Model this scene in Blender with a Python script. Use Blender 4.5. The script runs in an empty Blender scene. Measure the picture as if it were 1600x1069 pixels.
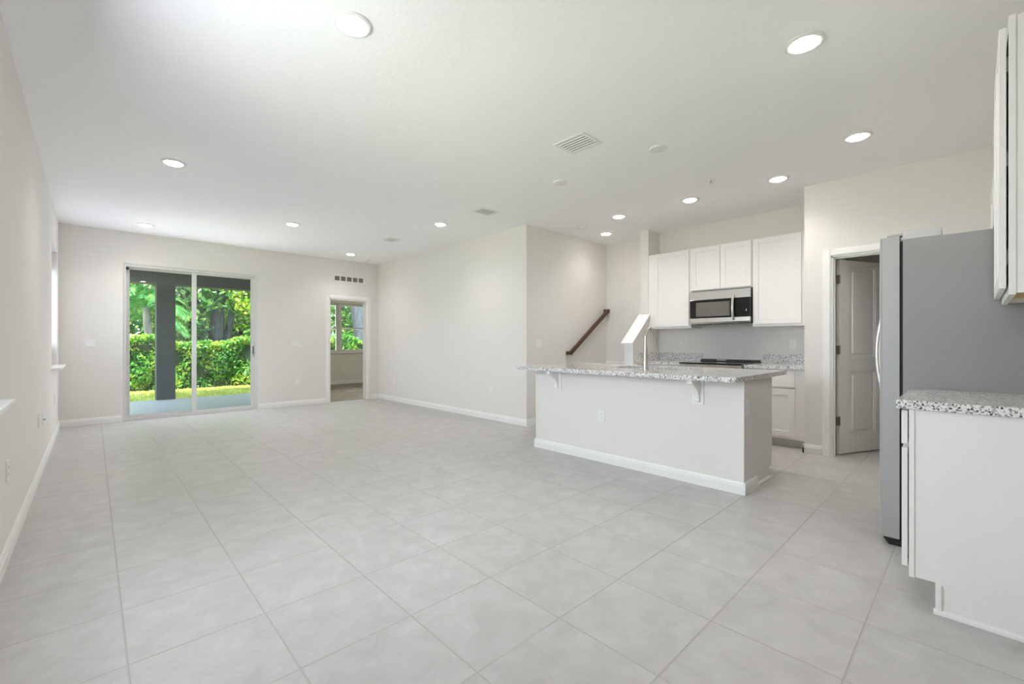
import bpy, bmesh, math, random
import numpy as np
from mathutils import Vector, Matrix

C = bpy.context.scene.collection
sc = bpy.context.scene
PI = math.pi

# ------------------------------------------------------------------ camera
cam_d = bpy.data.cameras.new('camera')
cam = bpy.data.objects.new('camera', cam_d)
C.objects.link(cam)
cam.location = (0.0, 0.0, 1.172)
cam.rotation_euler = (PI / 2, 0.0, math.radians(-43.44))
cam_d.sensor_width = 36.0
cam_d.lens = 688.6 / 1600.0 * 36.0
cam_d.shift_x = 4.0 / 1600.0
cam_d.shift_y = 1.7 / 1600.0
cam_d.clip_start = 0.05
cam_d.clip_end = 200.0
sc.camera = cam

# ------------------------------------------------------------------ world, sun, exposure
SKY_STRENGTH = 4.2
SUN_STRENGTH = 11.0
LAMP_STRENGTH = 20.0
LAMP_WATTS = 29.5
LAMP_COLOR = (1.0, 0.935, 0.88)
EXPOSURE = 0.60

world = bpy.data.worlds.new('world')
sc.world = world
world.use_nodes = True
wn = world.node_tree.nodes
bg = wn['Background']
bg.inputs['Color'].default_value = (0.74, 0.86, 1.0, 1.0)
bg.inputs['Strength'].default_value = SKY_STRENGTH

sun_d = bpy.data.lights.new('sun', 'SUN')
sun_d.energy = SUN_STRENGTH
sun_d.angle = math.radians(0.6)
sun_d.color = (1.0, 0.96, 0.88)
sun = bpy.data.objects.new('sun', sun_d)
C.objects.link(sun)
to_sun = Vector((-0.34, -0.26, 0.90)).normalized()
sun.rotation_euler = to_sun.to_track_quat('Z', 'Y').to_euler()
sun.location = (0, 10, 20)


def daylight(name, loc, direction, sx, sy, watts, color=(0.84, 0.893, 1.0), glossy=True):
    """Soft daylight arriving through one window or glass door."""
    d = bpy.data.lights.new(name, 'AREA')
    d.shape = 'RECTANGLE'
    d.size = sx
    d.size_y = sy
    d.energy = watts
    d.color = color
    o = bpy.data.objects.new(name, d)
    C.objects.link(o)
    o.location = loc
    o.visible_glossy = glossy      # the real garden is already mirrored where it can be seen
    o.rotation_euler = Vector(direction).to_track_quat('-Z', 'Z').to_euler()
    return o


daylight('daylight_dining_window', (-0.424, 2.22, 1.37), (1, 0, -0.28), 2.15, 0.95, 43)
daylight('daylight_living_window', (-0.424, 7.85, 1.635), (1, 0, 0.0), 1.0, 1.46, 7.5)
daylight('daylight_glass_door', (1.23, 8.765, 1.19), (0, -1, 0.0), 1.70, 2.2, 20, glossy=False)
daylight('daylight_bedroom_window', (5.14, 12.68, 1.61), (0, -1, 0), 1.65, 1.35, 92, (1.0, 0.95, 0.86), glossy=False)

vs = sc.view_settings
sc.display_settings.display_device = 'sRGB'
vs.view_transform = 'Standard'
vs.look = 'None'
vs.exposure = EXPOSURE
vs.gamma = 1.0
vs.use_curve_mapping = False
try:
    sc.cycles.max_bounces = 14
    sc.cycles.diffuse_bounces = 8
    sc.cycles.glossy_bounces = 6
    sc.cycles.transparent_max_bounces = 16
    sc.cycles.transmission_bounces = 8
    sc.cycles.sample_clamp_indirect = 6.0
    sc.cycles.caustics_reflective = False
    sc.cycles.caustics_refractive = False
except Exception:
    pass


# ------------------------------------------------------------------ materials
def new_mat(name):
    m = bpy.data.materials.new(name)
    m.use_nodes = True
    nt = m.node_tree
    b = nt.nodes['Principled BSDF']
    return m, nt, b


def plain(name, col, rough=0.5, metal=0.0, spec=0.5, bump=0.0, bscale=200.0):
    m, nt, b = new_mat(name)
    b.inputs['Base Color'].default_value = (*col, 1)
    b.inputs['Roughness'].default_value = rough
    b.inputs['Metallic'].default_value = metal
    b.inputs['Specular IOR Level'].default_value = spec
    if bump:
        tc = nt.nodes.new('ShaderNodeTexCoord')
        n = nt.nodes.new('ShaderNodeTexNoise')
        n.inputs['Scale'].default_value = bscale
        n.inputs['Detail'].default_value = 3
        bp = nt.nodes.new('ShaderNodeBump')
        bp.inputs['Strength'].default_value = bump
        bp.inputs['Distance'].default_value = 0.004
        nt.links.new(tc.outputs['Object'], n.inputs['Vector'])
        nt.links.new(n.outputs['Fac'], bp.inputs['Height'])
        nt.links.new(bp.outputs['Normal'], b.inputs['Normal'])
    return m


def ramp(nt, stops):
    r = nt.nodes.new('ShaderNodeValToRGB')
    els = r.color_ramp.elements
    els[0].position, els[0].color = stops[0][0], (*stops[0][1], 1)
    els[1].position, els[1].color = stops[-1][0], (*stops[-1][1], 1)
    for p, c in stops[1:-1]:
        e = els.new(p)
        e.color = (*c, 1)
    return r


def math_node(nt, op, a, b=None):
    n = nt.nodes.new('ShaderNodeMath')
    n.operation = op
    if isinstance(a, (int, float)):
        n.inputs[0].default_value = a
    else:
        nt.links.new(a, n.inputs[0])
    if b is not None:
        if isinstance(b, (int, float)):
            n.inputs[1].default_value = b
        else:
            nt.links.new(b, n.inputs[1])
    return n.outputs[0]


M = {}
M['wall'] = plain('wall_paint', (0.78, 0.76, 0.725), 0.75, spec=0.25, bump=0.05, bscale=90)
M['ceiling'] = plain('ceiling_paint', (0.945, 0.942, 0.950), 0.85, spec=0.2, bump=0.35, bscale=45)
M['trim'] = plain('white_trim_paint', (0.85, 0.85, 0.83), 0.4)
M['door'] = plain('door_paint', (0.84, 0.82, 0.79), 0.42)
M['cabinet'] = plain('cabinet_paint', (0.87, 0.85, 0.83), 0.38)
M['plastic'] = plain('white_plastic', (0.82, 0.82, 0.80), 0.35)
M['slot'] = plain('dark_slot', (0.10, 0.10, 0.095), 0.6)
M['vent_dark'] = plain('vent_shade', (0.30, 0.29, 0.27), 0.7)
M['black_glass'] = plain('black_glass', (0.006, 0.006, 0.007), 0.08)
M['black'] = plain('black_plastic', (0.012, 0.012, 0.012), 0.45)
M['bronze'] = plain('dark_bronze', (0.09, 0.075, 0.06), 0.35, metal=0.9)
M['hinge'] = plain('satin_hinge', (0.30, 0.28, 0.25), 0.4, metal=0.9)
M['fridge_side'] = plain('grey_painted_steel', (0.285, 0.28, 0.275), 0.5, bump=0.08, bscale=400)
M['hinge_cover'] = plain('light_grey_plastic', (0.50, 0.50, 0.49), 0.45)
M['oven_window'] = plain('smoked_glass', (0.16, 0.155, 0.135), 0.15)
M['raw_wood'] = plain('raw_plywood', (0.62, 0.47, 0.20), 0.6)
M['dark_paint'] = plain('charcoal_paint', (0.045, 0.050, 0.056), 0.6)
M['concrete'] = plain('patio_concrete', (0.44, 0.45, 0.53), 0.4, bump=0.1, bscale=60)
M['vinyl'] = plain('white_vinyl', (0.70, 0.70, 0.69), 0.35)
M['sill'] = plain('marble_sill', (0.84, 0.84, 0.83), 0.25)
M['toe'] = plain('toe_kick_board', (0.62, 0.60, 0.57), 0.5)
M['stucco'] = plain('exterior_stucco', (0.55, 0.54, 0.52), 0.8)


def metal(name, col, rough, stretch):
    m, nt, b = new_mat(name)
    b.inputs['Metallic'].default_value = 1.0
    tc = nt.nodes.new('ShaderNodeTexCoord')
    mp = nt.nodes.new('ShaderNodeMapping')
    mp.inputs['Scale'].default_value = stretch
    n = nt.nodes.new('ShaderNodeTexNoise')
    n.inputs['Scale'].default_value = 6
    n.inputs['Detail'].default_value = 4
    lo = tuple(c * 0.93 for c in col)
    r = ramp(nt, [(0.3, lo), (0.7, col)])
    nt.links.new(tc.outputs['Object'], mp.inputs['Vector'])
    nt.links.new(mp.outputs['Vector'], n.inputs['Vector'])
    nt.links.new(n.outputs['Fac'], r.inputs['Fac'])
    nt.links.new(r.outputs['Color'], b.inputs['Base Color'])
    b.inputs['Roughness'].default_value = rough
    return m


M['steel'] = metal('brushed_stainless', (0.72, 0.70, 0.67), 0.34, (1, 1, 60))
M['steel_flat'] = metal('brushed_stainless_across', (0.74, 0.72, 0.69), 0.28, (1, 60, 1))
M['door_edge'] = plain('grey_door_edge', (0.40, 0.395, 0.385), 0.42, metal=0.25)
M['nickel'] = plain('brushed_nickel', (0.58, 0.55, 0.51), 0.27, metal=1.0)


def tile_mat():
    m, nt, b = new_mat('porcelain_floor_tile')
    tc = nt.nodes.new('ShaderNodeTexCoord')
    sep = nt.nodes.new('ShaderNodeSeparateXYZ')
    nt.links.new(tc.outputs['Object'], sep.inputs[0])
    P, X0, Y0, G = 0.4507, 0.0946, 0.7650, 0.0055

    def axis(o, o0):
        u = math_node(nt, 'DIVIDE', math_node(nt, 'SUBTRACT', o, o0), P)
        fl = math_node(nt, 'FLOOR', u)
        fr = math_node(nt, 'SUBTRACT', u, fl)
        d = math_node(nt, 'MINIMUM', fr, math_node(nt, 'SUBTRACT', 1.0, fr))
        return fl, d
    fx, dx = axis(sep.outputs[0], X0)
    fy, dy = axis(sep.outputs[1], Y0)
    d = math_node(nt, 'MULTIPLY', math_node(nt, 'MINIMUM', dx, dy), P)
    mr = nt.nodes.new('ShaderNodeMapRange')
    mr.inputs['From Min'].default_value = G * 0.35
    mr.inputs['From Max'].default_value = G * 0.75
    nt.links.new(d, mr.inputs['Value'])
    # per-tile random offset
    cmb = nt.nodes.new('ShaderNodeCombineXYZ')
    nt.links.new(fx, cmb.inputs[0])
    nt.links.new(fy, cmb.inputs[1])
    wn_ = nt.nodes.new('ShaderNodeTexWhiteNoise')
    wn_.noise_dimensions = '2D'
    nt.links.new(cmb.outputs[0], wn_.inputs['Vector'])
    off = nt.nodes.new('ShaderNodeVectorMath')
    off.operation = 'MULTIPLY_ADD'
    nt.links.new(wn_.outputs['Color'], off.inputs[0])
    off.inputs[1].default_value = (13, 17, 11)
    nt.links.new(tc.outputs['Object'], off.inputs[2])
    n1 = nt.nodes.new('ShaderNodeTexNoise')
    n1.inputs['Scale'].default_value = 7.5
    n1.inputs['Detail'].default_value = 8
    n1.inputs['Roughness'].default_value = 0.62
    n1.inputs['Distortion'].default_value = 0.4
    nt.links.new(off.outputs[0], n1.inputs['Vector'])
    r = ramp(nt, [(0.28, (0.412, 0.403, 0.390)), (0.5, (0.468, 0.457, 0.444)), (0.72, (0.522, 0.511, 0.499))])
    nt.links.new(n1.outputs['Fac'], r.inputs['Fac'])
    mix = nt.nodes.new('ShaderNodeMix')
    mix.data_type = 'RGBA'
    nt.links.new(mr.outputs[0], mix.inputs['Factor'])
    mix.inputs['A'].default_value = (0.425, 0.412, 0.39, 1)
    nt.links.new(r.outputs['Color'], mix.inputs['B'])
    nt.links.new(mix.outputs['Result'], b.inputs['Base Color'])
    rr = nt.nodes.new('ShaderNodeMapRange')
    nt.links.new(mr.outputs[0], rr.inputs['Value'])
    rr.inputs['To Min'].default_value = 0.85
    rr.inputs['To Max'].default_value = 0.36
    nt.links.new(rr.outputs[0], b.inputs['Roughness'])
    b.inputs['Specular IOR Level'].default_value = 0.5
    bp = nt.nodes.new('ShaderNodeBump')
    bp.inputs['Strength'].default_value = 0.6
    bp.inputs['Distance'].default_value = 0.003
    nt.links.new(mr.outputs[0], bp.inputs['Height'])
    nt.links.new(bp.outputs['Normal'], b.inputs['Normal'])
    return m


M['tile'] = tile_mat()


def granite_mat():
    m, nt, b = new_mat('speckled_granite')
    tc = nt.nodes.new('ShaderNodeTexCoord')
    v = nt.nodes.new('ShaderNodeTexVoronoi')
    v.inputs['Scale'].default_value = 150
    nt.links.new(tc.outputs['Object'], v.inputs['Vector'])
    bw = nt.nodes.new('ShaderNodeSeparateColor')
    nt.links.new(v.outputs['Color'], bw.inputs[0])
    r = ramp(nt, [(0.0, (0.05, 0.05, 0.052)), (0.05, (0.08, 0.08, 0.08)), (0.10, (0.26, 0.25, 0.245)), (0.36, (0.48, 0.47, 0.455)),
                  (0.40, (0.74, 0.73, 0.71)), (1.0, (0.86, 0.855, 0.84))])
    nt.links.new(bw.outputs[0], r.inputs['Fac'])
    nt.links.new(r.outputs['Color'], b.inputs['Base Color'])
    b.inputs['Roughness'].default_value = 0.12
    return m


M['granite'] = granite_mat()


def wood_mat():
    m, nt, b = new_mat('stained_handrail_wood')
    tc = nt.nodes.new('ShaderNodeTexCoord')
    mp = nt.nodes.new('ShaderNodeMapping')
    mp.inputs['Scale'].default_value = (3, 30, 30)
    n = nt.nodes.new('ShaderNodeTexNoise')
    n.inputs['Scale'].default_value = 3
    n.inputs['Detail'].default_value = 5
    r = ramp(nt, [(0.3, (0.042, 0.017, 0.008)), (0.7, (0.105, 0.046, 0.022))])
    nt.links.new(tc.outputs['Object'], mp.inputs['Vector'])
    nt.links.new(mp.outputs['Vector'], n.inputs['Vector'])
    nt.links.new(n.outputs['Fac'], r.inputs['Fac'])
    nt.links.new(r.outputs['Color'], b.inputs['Base Color'])
    b.inputs['Roughness'].default_value = 0.35
    return m


M['wood'] = wood_mat()


def carpet_mat():
    m, nt, b = new_mat('bedroom_carpet')
    tc = nt.nodes.new('ShaderNodeTexCoord')
    n = nt.nodes.new('ShaderNodeTexNoise')
    n.inputs['Scale'].default_value = 4
    n.inputs['Detail'].default_value = 8
    r = ramp(nt, [(0.3, (0.26, 0.235, 0.205)), (0.7, (0.40, 0.365, 0.32))])
    nt.links.new(tc.outputs['Object'], n.inputs['Vector'])
    nt.links.new(n.outputs['Fac'], r.inputs['Fac'])
    nt.links.new(r.outputs['Color'], b.inputs['Base Color'])
    b.inputs['Roughness'].default_value = 0.95
    return m


M['carpet'] = carpet_mat()


def glass_mat():
    m = bpy.data.materials.new('window_glass')
    m.use_nodes = True
    nt = m.node_tree
    nt.nodes.clear()
    out = nt.nodes.new('ShaderNodeOutputMaterial')
    tr = nt.nodes.new('ShaderNodeBsdfTransparent')
    tr.inputs['Color'].default_value = (0.93, 0.96, 0.945, 1)
    gl = nt.nodes.new('ShaderNodeBsdfGlossy')
    gl.inputs['Roughness'].default_value = 0.0
    gl.inputs['Color'].default_value = (1, 1, 1, 1)
    fr = nt.nodes.new('ShaderNodeFresnel')
    fr.inputs['IOR'].default_value = 1.5
    mx = nt.nodes.new('ShaderNodeMixShader')
    nt.links.new(fr.outputs[0], mx.inputs[0])
    nt.links.new(tr.outputs[0], mx.inputs[1])
    nt.links.new(gl.outputs[0], mx.inputs[2])
    nt.links.new(mx.outputs[0], out.inputs[0])
    return m


M['glass'] = glass_mat()


def lens_mat():
    m, nt, b = new_mat('lit_diffuser')
    b.inputs['Base Color'].default_value = (0.9, 0.9, 0.9, 1)
    b.inputs['Emission Color'].default_value = (*LAMP_COLOR, 1)
    b.inputs['Emission Strength'].default_value = LAMP_STRENGTH
    return m


M['lens'] = lens_mat()


def leaf_mat(name, c_dark, c_mid, c_bright, scale=1.2, translucent=0.35):
    m = bpy.data.materials.new(name)
    m.use_nodes = True
    nt = m.node_tree
    b = nt.nodes['Principled BSDF']
    out = nt.nodes['Material Output']
    tc = nt.nodes.new('ShaderNodeTexCoord')
    n = nt.nodes.new('ShaderNodeTexNoise')
    n.inputs['Scale'].default_value = scale
    n.inputs['Detail'].default_value = 2
    nt.links.new(tc.outputs['Object'], n.inputs['Vector'])
    g = nt.nodes.new('ShaderNodeNewGeometry')
    a = math_node(nt, 'MULTIPLY_ADD', n.outputs['Fac'], 1.5)
    a.node.inputs[2].default_value = -0.52
    f = math_node(nt, 'ADD', a, math_node(nt, 'MULTIPLY', g.outputs['Random Per Island'], 0.55))
    r = ramp(nt, [(0.05, c_dark), (0.5, c_mid), (0.98, c_bright)])
    nt.links.new(f, r.inputs['Fac'])
    nt.links.new(r.outputs['Color'], b.inputs['Base Color'])
    b.inputs['Roughness'].default_value = 0.38
    t = nt.nodes.new('ShaderNodeBsdfTranslucent')
    nt.links.new(r.outputs['Color'], t.inputs['Color'])
    mx = nt.nodes.new('ShaderNodeMixShader')
    mx.inputs[0].default_value = translucent
    nt.links.new(b.outputs[0], mx.inputs[1])
    nt.links.new(t.outputs[0], mx.inputs[2])
    nt.links.new(mx.outputs[0], out.inputs[0])
    return m


M['hedge'] = leaf_mat('hedge_leaves', (0.015, 0.10, 0.02), (0.12, 0.40, 0.06), (0.62, 0.64, 0.10), 1.6)
M['tree_green'] = leaf_mat('tree_leaves_green', (0.008, 0.055, 0.02), (0.08, 0.27, 0.06), (0.50, 0.62, 0.14), 0.9)
M['tree_lime'] = leaf_mat('tree_leaves_lime', (0.05, 0.20, 0.02), (0.28, 0.52, 0.06), (0.80, 0.78, 0.12), 0.8)
M['tree_grey'] = leaf_mat('tree_leaves_olive', (0.05, 0.13, 0.06), (0.22, 0.36, 0.16), (0.62, 0.66, 0.42), 0.9)
M['palm'] = leaf_mat('palm_leaflets', (0.015, 0.11, 0.03), (0.07, 0.30, 0.07), (0.32, 0.58, 0.16), 2.5, 0.2)
M['grass'] = leaf_mat('grass_blades', (0.22, 0.34, 0.05), (0.50, 0.56, 0.12), (0.85, 0.78, 0.35), 2.5)
M['soil'] = plain('lawn_soil', (0.40, 0.42, 0.13), 0.95, bump=0.4, bscale=40)
M['hedge_core'] = plain('hedge_dark_core', (0.012, 0.035, 0.010), 0.9)


def bark_mat(name, a, b_):
    m, nt, b = new_mat(name)
    tc = nt.nodes.new('ShaderNodeTexCoord')
    mp = nt.nodes.new('ShaderNodeMapping')
    mp.inputs['Scale'].default_value = (6, 6, 1.2)
    n = nt.nodes.new('ShaderNodeTexNoise')
    n.inputs['Scale'].default_value = 2.2
    n.inputs['Detail'].default_value = 6
    r = ramp(nt, [(0.3, a), (0.7, b_)])
    nt.links.new(tc.outputs['Object'], mp.inputs['Vector'])
    nt.links.new(mp.outputs['Vector'], n.inputs['Vector'])
    nt.links.new(n.outputs['Fac'], r.inputs['Fac'])
    nt.links.new(r.outputs['Color'], b.inputs['Base Color'])
    b.inputs['Roughness'].default_value = 0.9
    return m


M['bark'] = bark_mat('grey_bark', (0.045, 0.052, 0.07), (0.115, 0.125, 0.16))
M['bark_pale'] = bark_mat('pale_bark', (0.13, 0.125, 0.12), (0.33, 0.31, 0.30))


# ------------------------------------------------------------------ mesh helpers
def B():
    return bmesh.new()


def box(bm, x0, x1, y0, y1, z0, z1, bev=0.0, seg=2):
    r = bmesh.ops.create_cube(bm, size=1.0)
    vsn = r['verts']
    bmesh.ops.scale(bm, vec=(abs(x1 - x0), abs(y1 - y0), abs(z1 - z0)), verts=vsn)
    bmesh.ops.translate(bm, vec=((x0 + x1) / 2, (y0 + y1) / 2, (z0 + z1) / 2), verts=vsn)
    if bev:
        es = list({e for v in vsn for e in v.link_edges})
        bmesh.ops.bevel(bm, geom=es, offset=bev, segments=seg, profile=0.5, affect='EDGES')
    return bm


def prism(bm, pts, axis, a0, a1):
    """Extrude a closed 2-D outline along an axis ('x': pts are (y,z); 'y': (x,z); 'z': (x,y))."""
    def P(p, a):
        return {'x': (a, p[0], p[1]), 'y': (p[0], a, p[1]), 'z': (p[0], p[1], a)}[axis]
    v0 = [bm.verts.new(P(p, a0)) for p in pts]
    v1 = [bm.verts.new(P(p, a1)) for p in pts]
    n = len(pts)
    f = [bm.faces.new(v0), bm.faces.new(list(reversed(v1)))]
    for i in range(n):
        f.append(bm.faces.new((v0[i], v1[i], v1[(i + 1) % n], v0[(i + 1) % n])))
    bmesh.ops.recalc_face_normals(bm, faces=f)
    return bm


def lathe(bm, prof, cx=0, cy=0, seg=32, axis='z'):
    """prof: list of (r, h). Revolve about an axis; caps closed when r is 0."""
    rings = []
    for r, h in prof:
        ring = []
        if r < 1e-6:
            ring = [None]
        pts = []
        k = 1 if r < 1e-6 else seg
        for i in range(k):
            a = 2 * PI * i / seg
            u, w = r * math.cos(a), r * math.sin(a)
            if axis == 'z':
                co = (cx + u, cy + w, h)
            elif axis == 'y':
                co = (cx + u, h, cy + w)
            else:
                co = (h, cx + u, cy + w)
            pts.append(bm.verts.new(co))
        rings.append(pts)
    fs = []
    for a, b in zip(rings[:-1], rings[1:]):
        if len(a) == 1 and len(b) == 1:
            continue
        for i in range(seg):
            j = (i + 1) % seg
            if len(a) == 1:
                fs.append(bm.faces.new((a[0], b[i], b[j])))
            elif len(b) == 1:
                fs.append(bm.faces.new((a[i], a[j], b[0])))
            else:
                fs.append(bm.faces.new((a[i], a[j], b[j], b[i])))
    bmesh.ops.recalc_face_normals(bm, faces=fs)
    return bm


def tube(bm, pts, rad, seg=16, cap=True):
    """Tube along points; rad is a number or one per point."""
    pts = [Vector(p) for p in pts]
    n = len(pts)
    rads = rad if isinstance(rad, (list, tuple)) else [rad] * n
    tang = []
    for i in range(n):
        a = pts[max(i - 1, 0)]
        b = pts[min(i + 1, n - 1)]
        tang.append((b - a).normalized())
    up = Vector((0, 0, 1)) if abs(tang[0].z) < 0.9 else Vector((1, 0, 0))
    u = tang[0].cross(up).normalized()
    rings = []
    for i in range(n):
        t = tang[i]
        u = (u - t * u.dot(t)).normalized()
        w = t.cross(u)
        rings.append([bm.verts.new(pts[i] + (u * math.cos(2 * PI * k / seg) + w * math.sin(2 * PI * k / seg)) * rads[i]) for k in range(seg)])
    fs = []
    for a, b in zip(rings[:-1], rings[1:]):
        for k in range(seg):
            fs.append(bm.faces.new((a[k], a[(k + 1) % seg], b[(k + 1) % seg], b[k])))
    if cap:
        fs.append(bm.faces.new(list(reversed(rings[0]))))
        fs.append(bm.faces.new(rings[-1]))
    bmesh.ops.recalc_face_normals(bm, faces=fs)
    return bm


def obj(name, bm, mat, parent=None, local=False, smooth=False):
    """Link a bmesh as ONE mesh object. Unless local, its coordinates are world ones and are moved into the parent's frame."""
    if parent is not None and not local:
        chain = Matrix.Identity(4)
        p = parent
        while p is not None:
            chain = Matrix.LocRotScale(p.location, p.rotation_euler, p.scale) @ chain
            p = p.parent
        bmesh.ops.transform(bm, matrix=chain.inverted(), verts=bm.verts)
    me = bpy.data.meshes.new(name)
    bm.to_mesh(me)
    bm.free()
    if smooth:
        for f in me.polygons:
            f.use_smooth = True
        try:
            me.set_sharp_from_angle(angle=math.radians(35))
        except Exception:
            pass
    me.materials.append(mat)
    o = bpy.data.objects.new(name, me)
    C.objects.link(o)
    if parent is not None:
        o.parent = parent
    return o


def thing(name, label, cat, loc=(0, 0, 0), rz=0.0, group=None):
    o = bpy.data.objects.new(name, None)
    o.empty_display_size = 0.1
    C.objects.link(o)
    o.location = loc
    o.rotation_euler = (0, 0, rz)
    o['label'] = label
    o['category'] = cat
    if group:
        o['group'] = group
    return o


def tag(o, label, cat, group=None):
    o['label'] = label
    o['category'] = cat
    if group:
        o['group'] = group
    return o


def struct(name, bm, mat, parent=None, smooth=False):
    o = obj(name, bm, mat, parent, smooth=smooth)
    if parent is None:
        o['kind'] = 'structure'
    return o


def struct_root(name, loc=(0, 0, 0), rz=0.0):
    o = bpy.data.objects.new(name, None)
    C.objects.link(o)
    o.location = loc
    o.rotation_euler = (0, 0, rz)
    o['kind'] = 'structure'
    return o


def dup(root, loc, rz, label, group=None):
    r = root.copy()
    C.objects.link(r)
    r.location = loc
    r.rotation_euler = (0, 0, rz)
    r['label'] = label
    if group:
        r['group'] = group
    for ch in list(root.children):
        c = ch.copy()
        C.objects.link(c)
        c.parent = r
        for g in ch.children:
            d = g.copy()
            C.objects.link(d)
            d.parent = c
    return r


# ------------------------------------------------------------------ room shell
HC = 2.845
XL, YB, YF = -0.337, -0.41, 8.76
XR, YS = 4.44, 4.34
FZ = -0.05

struct('floor', box(B(), -0.55, 7.0, -0.55, 8.79, FZ, 0.0), M['tile'])
struct('floor_bedroom', box(B(), 3.0, 7.1, 8.80, 12.6, FZ, 0.0), M['carpet'])
struct('ceiling', box(B(), -0.55, 7.1, -0.55, 12.6, HC, HC + 0.12), M['ceiling'])


def wall_y(name, y0, y1, xa, xb, holes, mat=None, z1=HC, parent=None):
    """Wall running along x between y0 and y1, with rectangular holes (x0,x1,z0,z1)."""
    bm = B()
    xs = xa
    for (h0, h1, a, b) in sorted(holes):
        box(bm, xs, h0, y0, y1, FZ, z1)
        if a > 0.001:
            box(bm, h0, h1, y0, y1, FZ, a)
        box(bm, h0, h1, y0, y1, b, z1)
        xs = h1
    box(bm, xs, xb, y0, y1, FZ, z1)
    return struct(name, bm, mat or M['wall'])


def wall_x(name, x0, x1, ya, yb, holes, mat=None, z1=HC):
    bm = B()
    ys = ya
    for (h0, h1, a, b) in sorted(holes):
        box(bm, x0, x1, ys, h0, FZ, z1)
        if a > 0.001:
            box(bm, x0, x1, h0, h1, FZ, a)
        box(bm, x0, x1, h0, h1, b, z1)
        ys = h1
    box(bm, x0, x1, ys, yb, FZ, z1)
    return struct(name, bm, mat or M['wall'])


W1 = (7.30, 8.40, 0.86, 2.38)
W2 = (1.10, 3.34, 0.86, 2.38)
wall_x('wall_left', XL - 0.18, XL, -0.55, 8.94, [W2, W1])
wall_y('wall_back', YB - 0.14, YB, XL, 4.34, [])
SL = (0.335, 2.125, 0.0, 2.372)
DR = (3.405, 4.185, 0.0, 2.055)
wall_y('wall_far', YF, YF + 0.16, XL, 7.0, [SL, DR])
wall_x('wall_living', XR, XR + 0.12, YS, YF, [])
wall_y('wall_stair', YS, YS + 0.12, XR + 0.12, 6.52, [])
wall_x('wall_stair_end', 6.40, 6.52, 3.30, YS, [])
# wall between stair and kitchen: full height near the back, sloping half wall towards the room
bm = B()
prism(bm, [(5.52, FZ), (6.40, FZ), (6.40, HC), (5.94, HC), (5.94, 1.535), (5.52, 1.175)], 'y', 3.30, 3.43)
struct('wall_stair_side', bm, M['wall'])
wall_x('wall_kitchen', 6.27, 6.40, 1.24, 3.30, [])
PD = (0.30, 1.02, 0.0, 2.068)
wall_x('wall_pantry', 5.54, 5.66, -0.10, 1.256, [PD])
wall_y('wall_pantry_side', 1.13, 1.24, 5.66, 7.0, [])
struct('wall_pantry_back', box(B(), 6.95, 7.05, -0.6, 1.13, FZ, HC), M['wall'])
struct('wall_fridge_side', box(B(), 4.34, 7.0, -0.60, -0.096, FZ, HC), M['wall'])
# bedroom shell
BW = (4.30, 5.99, 0.885, 2.315)
wall_y('wall_bedroom_far', 12.47, 12.65, 2.95, 7.1, [BW])
struct('wall_bedroom_side', box(B(), 2.90, 3.0, 8.92, 12.47, FZ, HC), M['stucco'])
struct('wall_bedroom_end', box(B(), 7.0, 7.1, 8.76, 12.47, FZ, HC), M['wall'])

# cap of the sloping half wall
bm = B()
sl = (1.535 - 1.175) / 0.42
prism(bm, [(5.455, 1.150), (5.455, 1.175), (5.95, 1.205 + 0.50 * sl - 0.03), (5.95, 1.180 + 0.50 * sl - 0.03)], 'y', 3.272, 3.458)
struct('trim_1', bm, M['trim'])
bm = B()
box(bm, 5.508, 5.52, 3.296, 3.434, 0.0, 1.18)
struct('trim_2', bm, M['trim'])

# ------------------------------------------------------------------ baseboards
BP = [(0, 0), (0.014, 0), (0.014, 0.062), (0.011, 0.068), (0.011, 0.078), (0.005, 0.094), (0, 0.094)]


def base_along_y(bm, x, s, ya, yb):
    prism(bm, [(x + s * d, z) for d, z in BP], 'y', ya, yb)


def base_along_x(bm, y, s, xa, xb):
    prism(bm, [(y + s * d, z) for d, z in BP], 'x', xa, xb)


bm = B(); base_along_y(bm, XL, 1, YB, YF); struct('baseboard_left', bm, M['trim'])
bm = B(); base_along_x(bm, YF, -1, XL + 0.014, 0.318); base_along_x(bm, YF, -1, 2.142, 3.33); base_along_x(bm, YF, -1, 4.26, XR - 0.014)
struct('baseboard_far', bm, M['trim'])
bm = B(); base_along_y(bm, XR, -1, YS - 0.014, YF); struct('baseboard_living', bm, M['trim'])
bm = B(); base_along_x(bm, YS, -1, XR, 5.19); struct('baseboard_stair', bm, M['trim'])
bm = B(); base_along_x(bm, 12.47, -1, 3.0, 7.0); struct('baseboard_bedroom', bm, M['trim'])
bm = B(); base_along_y(bm, 5.54, -1, 1.098, 1.27); struct('baseboard_pantry', bm, M['trim'])
bm = B(); base_along_x(bm, 1.256, 1, 5.526, 5.70); struct('baseboard_kitchen', bm, M['trim'])
bm = B(); base_along_x(bm, YB, 1, XL + 0.014, 2.655); struct('baseboard_back', bm, M['trim'])
bm = B()
prism(bm, [(6.40, 0.76), (6.386, 0.76), (6.386, 0.845), (6.395, 0.865), (6.40, 0.865)], 'y', 3.43, 4.34)
struct('baseboard_landing', bm, M['trim'])

# stairs rising along the far side of the half wall
st = struct_root('stairs_1', (5.2, 3.43, 0))
for k in range(4):
    x0 = 5.20 + 0.28 * k
    x1 = 6.40
    z = 0.19 * (k + 1)
    bmr = box(B(), x0 + 0.02, x1, 3.431, 4.339, 0.19 * k, z - 0.03)
    obj('riser', bmr, M['trim'], st)
    bmt = box(B(), x0, x1 if k == 3 else x0 + 0.30, 3.431, 4.339, z - 0.03, z, 0.008)
    obj('tread', bmt, M['carpet'], st)

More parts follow.
